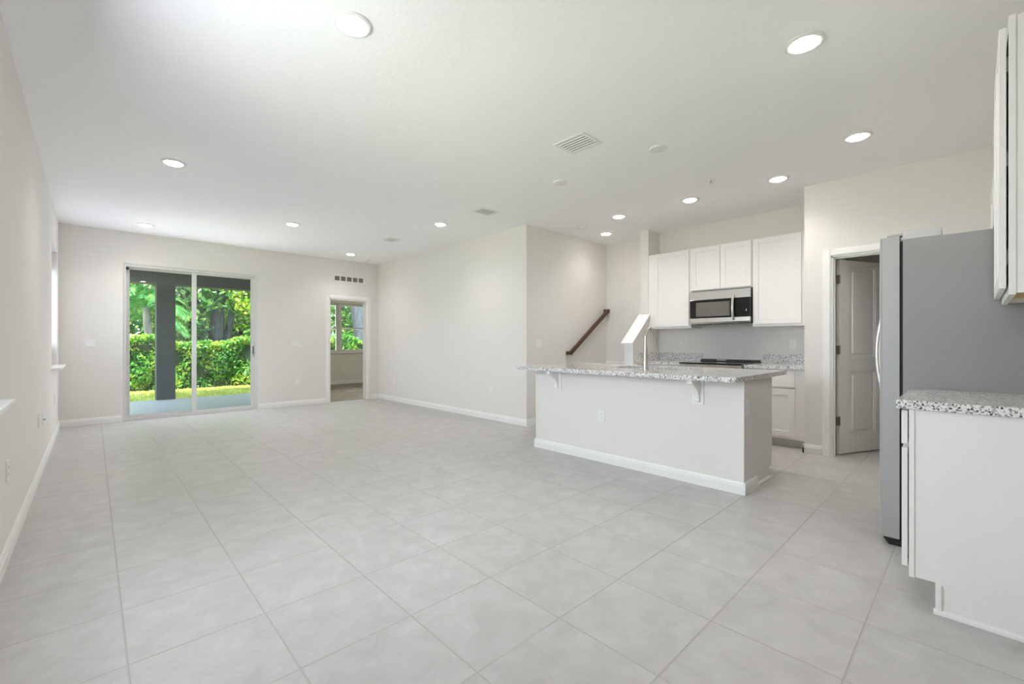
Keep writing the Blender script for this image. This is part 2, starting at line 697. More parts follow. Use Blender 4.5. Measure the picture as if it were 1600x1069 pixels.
# ------------------------------------------------------------------ casings round the doorways
CP = [(0.0, 0.0), (0.0, 0.012), (0.012, 0.018), (0.055, 0.014), (0.072, 0.008), (0.072, 0.0)]   # (across, out)


def casing(name, axis, pos, s, a0, a1, top, w=0.072):
    """Casing on the wall face at pos (outward sign s) round an opening a0..a1."""
    bm = B()
    def leg(a, d):
        pts = [(a + d * u, pos + s * o) for u, o in CP]
        if axis == 'x':
            prism(bm, pts, 'z', 0.0, top + w)
        else:
            prism(bm, [(q, p) for p, q in pts], 'z', 0.0, top + w)
    leg(a0, -1)
    leg(a1, 1)
    hp = [(pos + s * o, top + u) for u, o in CP]
    if axis == 'x':
        prism(bm, hp, 'x', a0 - 0.0, a1 + 0.0)
    else:
        prism(bm, hp, 'y', a0, a1)
    return bm


struct('trim_3', casing('c', 'x', YF, -1, DR[0], DR[1], DR[3]), M['trim'])
bm = B()
box(bm, DR[0] - 0.001, DR[0] + 0.018, YF, YF + 0.16, 0, DR[3])
box(bm, DR[1] - 0.018, DR[1] + 0.001, YF, YF + 0.16, 0, DR[3])
box(bm, DR[0], DR[1], YF, YF + 0.16, DR[3] - 0.018, DR[3] + 0.001)
struct('trim_4', bm, M['trim'])
struct('trim_5', casing('c', 'y', 5.54, -1, PD[0], PD[1], PD[3]), M['trim'])
bm = B()
box(bm, 5.54, 5.66, PD[1] - 0.015, PD[1] + 0.001, 0, PD[3])
box(bm, 5.54, 5.66, PD[0] - 0.001, PD[0] + 0.015, 0, PD[3])
box(bm, 5.54, 5.66, PD[0], PD[1], PD[3] - 0.015, PD[3] + 0.001)
box(bm, 5.575, 5.605, PD[1] - 0.027, PD[1] - 0.015, 0, PD[3])
box(bm, 5.575, 5.605, PD[0], PD[1], PD[3] - 0.027, PD[3] - 0.015)
struct('trim_6', bm, M['trim'])

# ------------------------------------------------------------------ sliding glass door
d1 = struct_root('door_1', (1.23, 8.80, 0))
bm = B()
x0, x1, zt = SL[0], SL[1], SL[3]
box(bm, x0, x0 + 0.035, 8.775, 8.895, 0, zt)
box(bm, x1 - 0.035, x1, 8.775, 8.895, 0, zt)
box(bm, x0 + 0.035, x1 - 0.035, 8.775, 8.895, zt - 0.045, zt)
box(bm, x0 + 0.035, x1 - 0.035, 8.775, 8.895, 0.0, 0.035)
obj('frame', bm, M['vinyl'], d1)


def slide_panel(xa, xb, y, wl, wr, handle):
    p = B()
    box(p, xa, xa + wl, y - 0.018, y + 0.018, 0.035, zt - 0.045)
    box(p, xb - wr, xb, y - 0.018, y + 0.018, 0.035, zt - 0.045)
    box(p, xa + wl, xb - wr, y - 0.018, y + 0.018, 0.035, 0.075)
    box(p, xa + wl, xb - wr, y - 0.018, y + 0.018, zt - 0.075, zt - 0.045)
    f = obj('sash', p, M['vinyl'], d1)
    g = B()
    box(g, xa + wl - 0.004, xb - wr + 0.004, y - 0.003, y + 0.003, 0.071, zt - 0.071)
    obj('glass_pane', g, M['glass'], f)
    if handle:
        h = B()
        box(h, xb - 0.040, xb - 0.012, y - 0.045, y - 0.018, 0.93, 1.17, 0.006)
        obj('handle', h, M['vinyl'], f)
        h = B()
        box(h, xb - 0.034, xb - 0.020, y - 0.050, y - 0.045, 0.98, 1.12, 0.002)
        obj('grip', h, M['bronze'], f)
    return f


slide_panel(0.37, 1.245, 8.86, 0.045, 0.055, False)
slide_panel(1.185, 2.09, 8.815, 0.062, 0.052, True)
bm = B(); box(bm, 0.372, 0.405, 8.79, 8.81, 2.285, 2.315, 0.003)
obj('bumper', bm, M['black'], d1)


# ------------------------------------------------------------------ windows
def hung_window(root, axis, a0, a1, z0, z1, pos, depth, zm):
    """Single-hung unit between a0..a1 along an axis; pos..pos+depth across."""
    def bx(b, u0, u1, w0, w1, h0, h1, bev=0):
        if axis == 'x':
            box(b, u0, u1, w0, w1, h0, h1, bev)
        else:
            box(b, w0, w1, u0, u1, h0, h1, bev)
    f = B()
    bx(f, a0, a0 + 0.04, pos, pos + depth, z0, z1)
    bx(f, a1 - 0.04, a1, pos, pos + depth, z0, z1)
    bx(f, a0 + 0.04, a1 - 0.04, pos, pos + depth, z1 - 0.04, z1)
    bx(f, a0 + 0.04, a1 - 0.04, pos, pos + depth, z0, z0 + 0.04)
    fr = obj('frame', f, M['vinyl'], root)
    mid = pos + depth / 2
    s = B()
    for (h0, h1, off) in ((z0 + 0.035, zm + 0.02, -0.012), (zm - 0.015, z1 - 0.035, 0.012)):
        w0, w1 = mid + off - 0.012, mid + off + 0.012
        bx(s, a0 + 0.035, a0 + 0.065, w0, w1, h0, h1, 0)
        bx(s, a1 - 0.065, a1 - 0.035, w0, w1, h0, h1, 0)
        bx(s, a0 + 0.065, a1 - 0.065, w0, w1, h0, h0 + 0.035, 0)
        bx(s, a0 + 0.065, a1 - 0.065, w0, w1, h1 - 0.035, h1, 0)
    obj('sash', s, M['vinyl'], root)
    g = B()
    bx(g, a0 + 0.05, a1 - 0.05, mid - 0.014, mid - 0.010, z0 + 0.05, zm, 0)
    bx(g, a0 + 0.05, a1 - 0.05, mid + 0.010, mid + 0.014, zm, z1 - 0.05, 0)
    obj('glass_pane', g, M['glass'], root)


for n, W, xn in (('window_1', W1, -0.257), ('window_2', W2, -0.285)):
    r = struct_root(n, (XL - 0.1, (W[0] + W[1]) / 2, W[2]))
    if W[1] - W[0] > 1.5:
        m_ = (W[0] + W[1]) / 2
        hung_window(r, 'y', W[0], m_ - 0.02, W[2] + 0.025, W[3], XL - 0.16, 0.07, 1.60)
        hung_window(r, 'y', m_ + 0.02, W[1], W[2] + 0.025, W[3], XL - 0.16, 0.07, 1.60)
        obj('mullion', box(B(), XL - 0.17, XL - 0.08, m_ - 0.025, m_ + 0.025, W[2] + 0.025, W[3], 0.003), M['vinyl'], r)
    else:
        hung_window(r, 'y', W[0], W[1], W[2] + 0.025, W[3], XL - 0.16, 0.07, 1.60)
    s = B()
    box(s, XL - 0.10, xn, W[0] - 0.06, W[1] + 0.06, W[2], W[2] + 0.025, 0.006)
    obj('sill', s, M['sill'], r)

r = struct_root('window_3', (5.1, 12.55, 0.9))
hung_window(r, 'x', 4.30, 5.125, 0.91, 2.315, 12.53, 0.07, 1.60)
hung_window(r, 'x', 5.165, 5.99, 0.91, 2.315, 12.53, 0.07, 1.60)
bm = B(); box(bm, 5.12, 5.17, 12.50, 12.62, 0.91, 2.315, 0.003); obj('mullion', bm, M['vinyl'], r)
bm = B(); box(bm, 4.24, 6.05, 12.40, 12.54, 0.885, 0.91, 0.005); obj('sill', bm, M['sill'], r)

# ------------------------------------------------------------------ pantry door (stands open into the pantry)
ang = math.atan2(-0.407, 0.913)
d2 = struct_root('door_2', (5.690, 1.004, 0), ang)
DW, DT, DZ0, DZ1 = 0.665, 0.035, 0.012, 2.045
bm = B()
# slab built as stiles, rails and two sunken panels with a moulded edge; local x along the door, face at -y
for (a, b, c, d_) in ((0, 0.150, DZ0, DZ1), (0.565, DW, DZ0, DZ1), (0.150, 0.565, DZ0, 0.20), (0.150, 0.565, 0.88, 1.005), (0.150, 0.565, 1.985, DZ1)):
    box(bm, a, b, -DT, 0, c, d_)
for (c, d_) in ((0.20, 0.88), (1.005, 1.985)):
    box(bm, 0.150, 0.565, -DT + 0.012, -0.010, c, d_)
    for (x_a, x_b, z_a, z_b) in ((0.150, 0.172, c, d_), (0.543, 0.565, c, d_), (0.150, 0.565, c, c + 0.022), (0.150, 0.565, d_ - 0.022, d_)):
        box(bm, x_a, x_b, -DT + 0.004, -0.006, z_a, z_b, 0.003)
    box(bm, 0.205, 0.510, -DT + 0.003, -0.008, c + 0.05, d_ - 0.05, 0.008)
obj('slab', bm, M['door'], d2, local=True)
bm = B()
lathe(bm, [(0, -0.118), (0.018, -0.116), (0.026, -0.106), (0.027, -0.092), (0.018, -0.078), (0.010, -0.070), (0.010, -0.050), (0.030, -0.047), (0.032, -DT), (0, -DT)], 0.615, 0.935, 24, 'y')
kn = obj('knob', bm, M['bronze'], d2, local=True, smooth=True)
for z in (0.355, 1.10, 1.84):
    bm = B()
    box(bm, -0.030, 0.0, -0.034, -0.004, z - 0.044, z + 0.044, 0.002)
    box(bm, -0.002, 0.002, -0.034, -0.004, z - 0.044, z + 0.044)
    tube(bm, [(-0.002, -0.038, z - 0.046), (-0.002, -0.038, z + 0.046)], 0.006, 12)
    obj('hinge', bm, M['hinge'], d2, local=True)

# ------------------------------------------------------------------ wall plates (local: face looks along -y)
def plate_root(name, label, loc, rz, gang, kind, group=None):
    cat = 'outlet' if kind != 'switch' else 'light switch'
    t = thing(name, label, cat, loc, rz, group)
    w = 0.072 + 0.046 * (gang - 1)
    obj('faceplate', box(B(), -w / 2, w / 2, -0.006, 0, -0.058, 0.058, 0.0025), M['plastic'], t, local=True)
    for g in range(gang):
        cx = (g - (gang - 1) / 2) * 0.046
        if kind == 'switch':
            bm = B()
            prism(bm, [(-0.005, -0.033), (-0.009, -0.033), (-0.0065, 0.0), (-0.0085, 0.033), (-0.005, 0.033)], 'x', cx - 0.0165, cx + 0.0165)
            obj('rocker', bm, M['trim'], t, local=True)
        elif kind == 'outlet':
            rc = obj('receptacle', box(B(), cx - 0.0165, cx + 0.0165, -0.008, -0.005, -0.033, 0.033, 0.0015), M['trim'], t, local=True)
            bm = B()
            for zc in (-0.018, 0.018):
                box(bm, cx - 0.0075, cx - 0.0055, -0.0084, -0.0075, zc - 0.002, zc + 0.007)
                box(bm, cx + 0.0055, cx + 0.0075, -0.0084, -0.0075, zc - 0.002, zc + 0.006)
                lathe(bm, [(0, -0.0084), (0.0024, -0.0084), (0.0024, -0.0075), (0, -0.0075)], cx, zc - 0.0075, 10, 'y')
            obj('slots', bm, M['slot'], rc, local=True)
        else:
            bm = B()
            lathe(bm, [(0, -0.016), (0.004, -0.016), (0.005, -0.006), (0.009, -0.006), (0.009, -0.004), (0, -0.004)], 0, -0.012, 14, 'y')
            obj('jack', bm, M['slot'], t, local=True, smooth=True)
    return t


RL, RR = PI / 2, -PI / 2     # plates on walls that face +x / -x
o1 = plate_root('wall_outlet', 'white duplex outlet low on the left wall, nearest the camera under the near window', (XL, 3.61, 0.48), RL, 1, 'outlet')
o1['label'] = 'white wall outlet low on the window wall, just past the nearer window sill'
dup(o1, (XL, 5.56, 0.497), RL, 'white wall outlet beside the jack plate, midway along the window wall')
dup(o1, (XL, 7.79, 0.485), RL, 'white wall outlet below the far window, close to the room corner')
dup(o1, (2.807, YF, 0.452), 0, 'white wall outlet between the sliding glass door and the bedroom doorway')
dup(o1, (XR, 5.09, 0.44), RR, 'white wall outlet low on the long blank wall, near its outside corner')
dup(o1, (XR, 8.08, 0.40), RR, 'white wall outlet low on the long blank wall, beside the bedroom doorway corner')
dup(o1, (6.27, 1.54, 1.163), RR, 'white wall outlet above the granite backsplash, beside the pantry wall')
dup(o1, (6.27, 2.953, 1.164), RR, 'white wall outlet above the backsplash, under the wall cabinet by the stairs')
dup(o1, (3.65, 2.53, 0.453), RR, 'white outlet in the middle of the island front')
dup(o1, (3.73, 1.224, 0.667), 0, 'white outlet on the end of the island, under the counter corner')
dup(o1, (5.22, 12.47, 0.44), 0, 'white wall outlet under the window in the bedroom beyond')
plate_root('jack_plate', 'white cable jack plate with a dark centre, low on the window wall', (XL, 6.02, 0.465), RL, 1, 'jack')
s2 = plate_root('light_switch', 'double light switch beside the sliding glass door, towards the window corner', (-0.02, YF, 1.172), 0, 2, 'switch')
dup(s2, (4.695, YS, 1.16), 0, 'double light switch on the wall below the stair handrail')
plate_root('light_switch', 'triple light switch between the sliding door and the bedroom doorway', (2.77, YF, 1.162), 0, 3, 'switch')

# return-air grille over the bedroom doorway
t = thing('return_grille', 'white wall grille with five louvred openings over the bedroom doorway', 'vent', (3.80, YF, 2.468))
w0 = 0.32
bm = B()
box(bm, -w0, w0, -0.008, 0, 0.045, 0.066)
box(bm, -w0, w0, -0.008, 0, -0.066, -0.045)
xs = [-w0, -0.295]
for k in range(6):
    c = -w0 + 0.0125 + k * (2 * w0 - 0.025) / 5
    box(bm, c - 0.0125, c + 0.0125, -0.008, 0, -0.045, 0.045)
obj('frame', bm, M['plastic'], t, local=True)
bm = B()
for k in range(9):
    z = -0.040 + k * 0.010
    prism(bm, [(-0.001, z - 0.003), (-0.001, z - 0.001), (-0.006, z + 0.004), (-0.006, z + 0.002)], 'x', -w0 + 0.01, w0 - 0.01)
obj('louvres', bm, M['vent_dark'], t, local=True)
obj('backing', box(B(), -w0 + 0.01, w0 - 0.01, -0.001, 0, -0.05, 0.05), M['slot'], t, local=True)

# ------------------------------------------------------------------ ceiling fixtures
lt = thing('recessed_light', 'x', 'ceiling light', (0.993, 2.245, HC))
bm = B()
lathe(bm, [(0.072, 0.0), (0.098, 0.0), (0.098, -0.004), (0.092, -0.009), (0.078, -0.011), (0.072, -0.009)], seg=40)
obj('trim_ring', bm, M['plastic'], lt, local=True, smooth=True)
bm = B()
lathe(bm, [(0, -0.024), (0.035, -0.0225), (0.058, -0.018), (0.070, -0.010), (0.0725, -0.003), (0, -0.003)], seg=40)
obj('lens', bm, M['lens'], lt, local=True, smooth=True)
ld = bpy.data.lights.new('recessed_beam', 'SPOT')
ld.energy = LAMP_WATTS
ld.color = LAMP_COLOR
ld.spot_size = math.radians(142)
ld.spot_blend = 1.0
ld.shadow_soft_size = 0.06
lo = bpy.data.objects.new('recessed_beam', ld)
C.objects.link(lo)
lo.parent = lt
lo.location = (0, 0, -0.028)
lt['label'] = 'large lit round ceiling light over open floor, nearest the dining window'
LG = 'round recessed ceiling lights'
lt['group'] = LG
for x, y, lab in (
    (2.882, 0.653, 'large lit round ceiling light over the floor in front of the refrigerator'),
    (4.496, 0.652, 'lit round ceiling light above the far end of the refrigerator, before the pantry wall'),
    (5.063, 1.374, 'lit round ceiling light just before the pantry wall corner'),
    (5.061, 2.284, 'lit round ceiling light over the aisle in front of the microwave'),
    (5.045, 3.228, 'lit round ceiling light in line with the stair half wall'),
    (5.698, 3.871, 'lit round ceiling light over the stairs'),
    (3.526, 8.059, 'small lit round ceiling light near the bedroom doorway'),
    (3.55, 5.16, 'lit round ceiling light beside the middle ceiling vent, along the long blank wall'),
    (2.043, 6.587, 'lit round ceiling light in the middle of the living area, facing the sliding door'),
    (0.55, 8.045, 'small lit round ceiling light closest to the sliding door and the window corner'),
    (0.547, 5.104, 'lit round ceiling light halfway along the window wall'),
):
    cp_ = dup(lt, (x, y, HC), 0, lab, LG)
    if 'over the stairs' in lab:            # beam power cut to soften its glow on the stair wall
        for ch in cp_.children:
            if ch.type == 'LIGHT':
                ch.data = ch.data.copy()
                ch.data.energy = LAMP_WATTS * 0.5


def supply_vent(name, label, x0, x1, y0, y1, along, n, big):
    t = thing(name, label, 'vent', ((x0 + x1) / 2, (y0 + y1) / 2, HC))
    hx, hy = (x1 - x0) / 2, (y1 - y0) / 2
    f = 0.028
    bm = B()
    box(bm, -hx, hx, -hy, -hy + f, -0.006, 0)
    box(bm, -hx, hx, hy - f, hy, -0.006, 0)
    box(bm, -hx, -hx + f, -hy + f, hy - f, -0.006, 0)
    box(bm, hx - f, hx, -hy + f, hy - f, -0.006, 0)
    obj('frame', bm, M['plastic'], t, local=True)
    obj('backing', box(B(), -hx + f / 2, hx - f / 2, -hy + f / 2, hy - f / 2, -0.0015, 0), M['slot' if big else 'vent_dark'], t, local=True)
    drop = 0.0105 if big else 0.0050
    for k in range(n):
        c = -1 + 2 * (k + 0.5) / n
        bm = B()
        if along == 'y':
            p = c * (hx - f)
            w = (hx - f) / n * 1.5
            prism(bm, [(p - w * 0.15, -0.002), (p - w * 0.15 - 0.002, -0.002), (p + w * 0.15 - 0.002, -drop), (p + w * 0.15, -drop)], 'y', -hy + f * 0.8, hy - f * 0.8)
        else:
            p = c * (hy - f)
            w = (hy - f) / n * 1.5
            prism(bm, [(p - w * 0.15, -0.002), (p - w * 0.15 - 0.002, -0.002), (p + w * 0.15 - 0.002, -drop), (p + w * 0.15, -drop)], 'x', -hx + f * 0.8, hx - f * 0.8)
        obj('slat', bm, M['plastic'], t, local=True)
    return t


supply_vent('ceiling_vent', 'large white ceiling vent with curved slats, closest to the kitchen lights', 2.82, 3.09, 2.13, 2.44, 'y', 6, True)
supply_vent('ceiling_vent', 'white ceiling vent near the outside corner of the long blank wall', 3.49, 3.77, 4.16, 4.39, 'x', 7, False)
supply_vent('ceiling_vent', 'small white ceiling vent farthest down the room, before the bedroom doorway', 3.41, 3.625, 6.37, 6.62, 'x', 7, False)


def ceiling_disc(name, label, cat, x, y, prof, mat='plastic'):
    t = thing(name, label, cat, (x, y, HC))
    obj('cover', lathe(B(), prof, seg=36), M[mat], t, local=True, smooth=True)
    return t


DISC = [(0, -0.012), (0.060, -0.012), (0.068, -0.009), (0.072, -0.002), (0.072, 0.0), (0, 0.0)]
PG = 'blank ceiling cover plates'
t = ceiling_disc('blank_cover_plate', 'round white blank plate on the ceiling beside the large vent', 'cover plate', 3.53, 1.872, DISC)
bm = B(); lathe(bm, [(0, -0.014), (0.004, -0.014), (0.004, -0.0115), (0, -0.0115)], 0.03, 0.0, 10); obj('screw', bm, M['nickel'], t, local=True)
t['group'] = PG
dup(t, (3.535, 2.968, HC), 0, 'round white blank plate on the ceiling, behind the large vent over the island end', PG)
SD = [(0, -0.036), (0.040, -0.036), (0.052, -0.030), (0.056, -0.014), (0.064, -0.012), (0.066, 0.0), (0, 0.0)]
t = ceiling_disc('smoke_detector', 'white smoke detector on the ceiling in front of the stairs', 'smoke detector', 5.122, 3.905, SD)
bm = B(); lathe(bm, [(0, -0.038), (0.010, -0.038), (0.010, -0.035), (0, -0.035)], 0.02, 0.0, 14); obj('test_button', bm, M['trim'], t, local=True)
t = dup(t, (4.003, 8.395, HC), 0, 'white smoke detector on the ceiling in the corner by the bedroom doorway')
t = ceiling_disc('sprinkler_head', 'small white sprinkler head on the ceiling over the kitchen aisle', 'sprinkler', 4.585, 1.851,
                 [(0, -0.010), (0.018, -0.010), (0.028, -0.004), (0.030, 0.0), (0, 0.0)])
bm = B(); tube(bm, [(0, 0, -0.010), (0, 0, -0.035)], 0.006, 12); lathe(bm, [(0, -0.040), (0.014, -0.039), (0.014, -0.036), (0, -0.035)], 0, 0, 16)
obj('deflector', bm, M['nickel'], t, local=True)

# ------------------------------------------------------------------ stair handrail
t = thing('handrail', 'dark stained wooden handrail climbing the stair wall', 'handrail', (5.32, YS, 1.0))
a = Vector((5.335, 4.27, 1.018))
b = Vector((6.335, 4.27, 1.715))
dr = (b - a).normalized()
bm = B()
prof = [(-0.019, -0.028), (0.019, -0.028), (0.024, -0.005), (0.026, 0.012), (0.016, 0.028), (-0.016, 0.028), (-0.026, 0.012), (-0.024, -0.005)]
up = Vector((-dr.z, 0, dr.x))
v0 = [bm.verts.new(a + Vector((0, 1, 0)) * u + up * w) for u, w in prof]
v1 = [bm.verts.new(b + Vector((0, 1, 0)) * u + up * w) for u, w in prof]
fs = [bm.faces.new(v0), bm.faces.new(list(reversed(v1)))]
for i in range(8):
    fs.append(bm.faces.new((v0[i], v1[i], v1[(i + 1) % 8], v0[(i + 1) % 8])))
bmesh.ops.recalc_face_normals(bm, faces=fs)
obj('rail', bm, M['wood'], t)
for p in (a, b):
    bm = B()
    box(bm, p.x - 0.026, p.x + 0.026, 4.245, YS, p.z - 0.028, p.z + 0.028, 0.006)
    obj('wall_return', bm, M['wood'], t)
for f_ in (0.28, 0.74):
    p = a.lerp(b, f_)
    bm = B()
    tube(bm, [(p.x, 4.27, p.z - 0.028), (p.x, 4.275, p.z - 0.05), (p.x, 4.30, p.z - 0.062), (p.x, 4.338, p.z - 0.065)], 0.007, 10)
    lathe(bm, [(0, 4.332), (0.026, 4.332), (0.026, YS), (0, YS)], p.x, p.z - 0.065, 18, 'y')
    obj('bracket', bm, M['bronze'], t)


# ------------------------------------------------------------------ cabinets
def shaker(bm, axis, pos, s, a0, a1, z0, z1, th=0.020, st=0.062):
    """Shaker front: stiles, rails and a sunken panel. pos is the back plane, s the outward sign."""
    def bx(u0, u1, w0, w1, h0, h1, bev=0.0015):
        w0, w1 = min(w0, w1), max(w0, w1)
        if axis == 'y':          # runs along y, faces +-x
            box(bm, w0, w1, u0, u1, h0, h1, bev, 1)
        else:
            box(bm, u0, u1, w0, w1, h0, h1, bev, 1)
    f = pos + s * th
    bx(a0, a0 + st, pos, f, z0, z1)
    bx(a1 - st, a1, pos, f, z0, z1)
    bx(a0 + st, a1 - st, pos, f, z0, z0 + st)
    bx(a0 + st, a1 - st, pos, f, z1 - st, z1)
    bx(a0 + st, a1 - st, pos, pos + s * (th - 0.009), z0 + st, z1 - st, 0)
    return bm


def wall_cab_x(label, y0, y1, z0, z1, doors):
    t = thing('wall_cabinet', label, 'cabinet', (6.27, (y0 + y1) / 2, z0), 0, 'kitchen wall cabinets')
    obj('carcass', box(B(), 5.942, 6.269, y0, y1, z0, z1, 0.001, 1), M['cabinet'], t)
    for (d0, d1) in doors:
        obj('door', shaker(B(), 'y', 5.941, -1, d0, d1, z0 + 0.030 if len(doors) == 1 else z0 + 0.014, z1 - 0.008), M['cabinet'], t)
    return t


wall_cab_x('tall white wall cabinet beside the stair half wall', 2.662, 3.298, 1.375, 2.458, [(2.688, 3.205)])
wall_cab_x('short two-door white wall cabinet over the microwave', 1.897, 2.658, 1.866, 2.458, [(1.905, 2.272), (2.278, 2.652)])
wall_cab_x('tall white wall cabinet between the microwave and the pantry wall', 1.262, 1.893, 1.375, 2.458, [(1.372, 1.882)])


def base_cab_x(label, y0, y1, fronts):
    t = thing('base_cabinet', label, 'cabinet', (5.95, (y0 + y1) / 2, 0), 0, 'kitchen base cabinets')
    obj('carcass', box(B(), 5.652, 6.268, y0, y1, 0.097, 0.876, 0.001, 1), M['cabinet'], t)
    obj('toe_kick', box(B(), 5.722, 5.74, y0, y1, 0.0, 0.097), M['toe'], t)
    for (a0, a1) in fronts:
        obj('drawer', shaker(B(), 'y', 5.651, -1, a0, a1, 0.690, 0.858, st=0.0) if False else box(B(), 5.631, 5.651, a0, a1, 0.678, 0.856, 0.002), M['cabinet'], t)
        obj('door', shaker(B(), 'y', 5.651, -1, a0, a1, 0.128, 0.652), M['cabinet'], t)
    return t


base_cab_x('white base cabinet with drawer over door, between the range and the pantry wall', 1.262, 1.882, [(1.368, 1.874)])
base_cab_x('white base cabinet beside the range, behind the island by the stairs', 2.652, 3.297, [(2.66, 3.20)])

# worktops and backsplash along the back wall
t = thing('countertop', 'speckled granite worktop with backsplash between the range and the pantry wall', 'countertop', (5.95, 1.57, 0.877))
obj('slab', box(B(), 5.61, 6.269, 1.258, 1.884, 0.8765, 0.915, 0.003), M['granite'], t)
obj('backsplash', box(B(), 6.249, 6.269, 1.258, 1.884, 0.915, 1.030, 0.002), M['granite'], t)
t = thing('countertop', 'speckled granite worktop with corner backsplash beside the stair half wall', 'countertop', (5.95, 2.97, 0.877))
obj('slab', box(B(), 5.61, 6.269, 2.650, 3.299, 0.8765, 0.915, 0.003), M['granite'], t)
obj('backsplash', box(B(), 6.249, 6.269, 2.650, 3.279, 0.915, 1.030, 0.002), M['granite'], t)
obj('side_splash', box(B(), 5.66, 6.269, 3.279, 3.299, 0.915, 1.030, 0.002), M['granite'], t)

# range
t = thing('range', 'black glass-topped electric range below the microwave', 'stove', (5.92, 2.267, 0))
obj('body', box(B(), 5.62, 6.25, 1.890, 2.644, 0.03, 0.905, 0.003), M['steel'], t)
bm = B()
box(bm, 5.545, 6.255, 1.888, 2.646, 0.905, 0.925, 0.006)
obj('cooktop', bm, M['black_glass'], t)
bm = B()
prism(bm, [(6.155, 0.925), (6.20, 0.950), (6.255, 0.955), (6.255, 0.925)], 'y', 1.900, 2.634)
bg_ = obj('back_guard', bm, M['black_glass'], t)
bm = B(); prism(bm, [(6.176, 0.9368), (6.197, 0.9485), (6.1965, 0.9492), (6.1755, 0.9375)], 'y', 2.30, 2.42); obj('display', bm, M['hinge_cover'], bg_)
bm = B()
prism(bm, [(5.60, 0.80), (5.55, 0.905), (5.62, 0.905), (5.62, 0.80)], 'y', 1.890, 2.644)
obj('control_panel', bm, M['steel_flat'], t)
for k in range(5):
    y = 2.00 + k * 0.134
    bm = B(); lathe(bm, [(0, 5.535), (0.018, 5.535), (0.022, 5.56), (0.022, 5.60), (0, 5.60)], y, 0.85, 18, 'x'); obj('knob', bm, M['steel'], t, smooth=True)
od = obj('oven_door', box(B(), 5.585, 5.62, 1.895, 2.639, 0.25, 0.79, 0.004), M['steel_flat'], t)
obj('oven_window', box(B(), 5.582, 5.586, 2.02, 2.51, 0.36, 0.66, 0.001), M['black_glass'], od)
bm = B(); tube(bm, [(5.585, 1.95, 0.745), (5.545, 1.95, 0.745), (5.54, 1.97, 0.745), (5.54, 2.56, 0.745), (5.545, 2.58, 0.745), (5.585, 2.58, 0.745)], 0.011, 12); obj('handle', bm, M['steel_flat'], od, smooth=True)
obj('drawer', box(B(), 5.585, 5.62, 1.895, 2.639, 0.07, 0.235, 0.004), M['steel_flat'], t)
for y in (1.93, 2.60):
    for x in (5.66, 6.20):
        bm = B(); lathe(bm, [(0, 0), (0.018, 0), (0.014, 0.03), (0, 0.03)], x, y, 12); obj('foot', bm, M['black'], t)

# microwave
t = thing('microwave', 'stainless over-the-range microwave with a black door and curved handle', 'microwave', (6.06, 2.267, 1.43))
obj('body', box(B(), 5.905, 6.268, 1.900, 2.655, 1.440, 1.862, 0.002), M['black'], t)
bm = B()
prism(bm, [(5.905, 1.744), (5.868, 1.744), (5.868, 1.752), (5.880, 1.852), (5.905, 1.858)], 'y', 1.897, 2.648)
obj('vent_panel', bm, M['steel_flat'], t)
bm = B()
prism(bm, [(5.905, 1.425), (5.885, 1.425), (5.868, 1.448), (5.868, 1.500), (5.905, 1.500)], 'y', 1.897, 2.648)
obj('bottom_strip', bm, M['steel_flat'], t)
md = obj('door', box(B(), 5.866, 5.905, 2.060, 2.648, 1.500, 1.744, 0.003), M['black_glass'], t)
obj('door_window', box(B(), 5.8645, 5.867, 2.135, 2.565, 1.522, 1.708, 0.001), M['oven_window'], md)
bm = B()
hp = [(5.868, 2.088, 1.772), (5.842, 2.088, 1.760), (5.826, 2.088, 1.70), (5.820, 2.088, 1.62), (5.826, 2.088, 1.54), (5.842, 2.088, 1.488), (5.868, 2.088, 1.476)]
tube(bm, hp, 0.015, 14)
obj('handle', bm, M['steel_flat'], md, smooth=True)
cp = obj('control_panel', box(B(), 5.866, 5.905, 1.902, 2.058, 1.500, 1.744, 0.002), M['black_glass'], t)
obj('button', box(B(), 5.8645, 5.867, 1.935, 1.948, 1.57, 1.595, 0.001), M['hinge_cover'], cp)
bm = B()
for y in (1.98, 2.27, 2.54):
    box(bm, 5.92, 6.10, y - 0.10, y + 0.10, 1.425, 1.441, 0.004)
obj('grease_filter', bm, M['black'], t)

# ------------------------------------------------------------------ island
isl = thing('kitchen_island', 'long white kitchen island with a breakfast overhang on two corbels', 'kitchen island', (4.0, 2.32, 0))
obj('half_wall', box(B(), 3.65, 3.93, 1.224, 3.42, 0.0, 0.8765), M['wall'], isl)
bm = B()
box(bm, 3.93, 4.35, 1.230, 1.25, 0.10, 0.8765)
box(bm, 3.93, 4.35, 3.394, 3.414, 0.10, 0.8765)
box(bm, 3.93, 4.35, 1.25, 3.394, 0.10, 0.12)
box(bm, 4.33, 4.35, 1.25, 3.394, 0.12, 0.8765)
obj('cabinet_body', bm, M['wall'], isl)
obj('toe_kick', box(B(), 3.93, 4.285, 1.236, 3.40, 0.0, 0.10), M['wall'], isl)
bm = B()
base_along_y(bm, 3.65, -1, 1.2102, 3.4338)
base_along_x(bm, 1.224, -1, 3.6362, 3.93)
base_along_x(bm, 3.42, 1, 3.6362, 3.93)
obj('baseboard', bm, M['trim'], isl)
bm = B()
prism(bm, [(1.236, 0.0), (1.220, 0.0), (1.222, 0.010), (1.229, 0.018), (1.236, 0.019)], 'x', 3.93, 4.285)
obj('shoe_moulding', bm, M['trim'], isl)
for k in range(3):
    y0_ = 1.25 + k * 0.72
    obj('door', shaker(B(), 'y', 4.35, 1, y0_, y0_ + 0.70, 0.12, 0.86), M['cabinet'], isl)
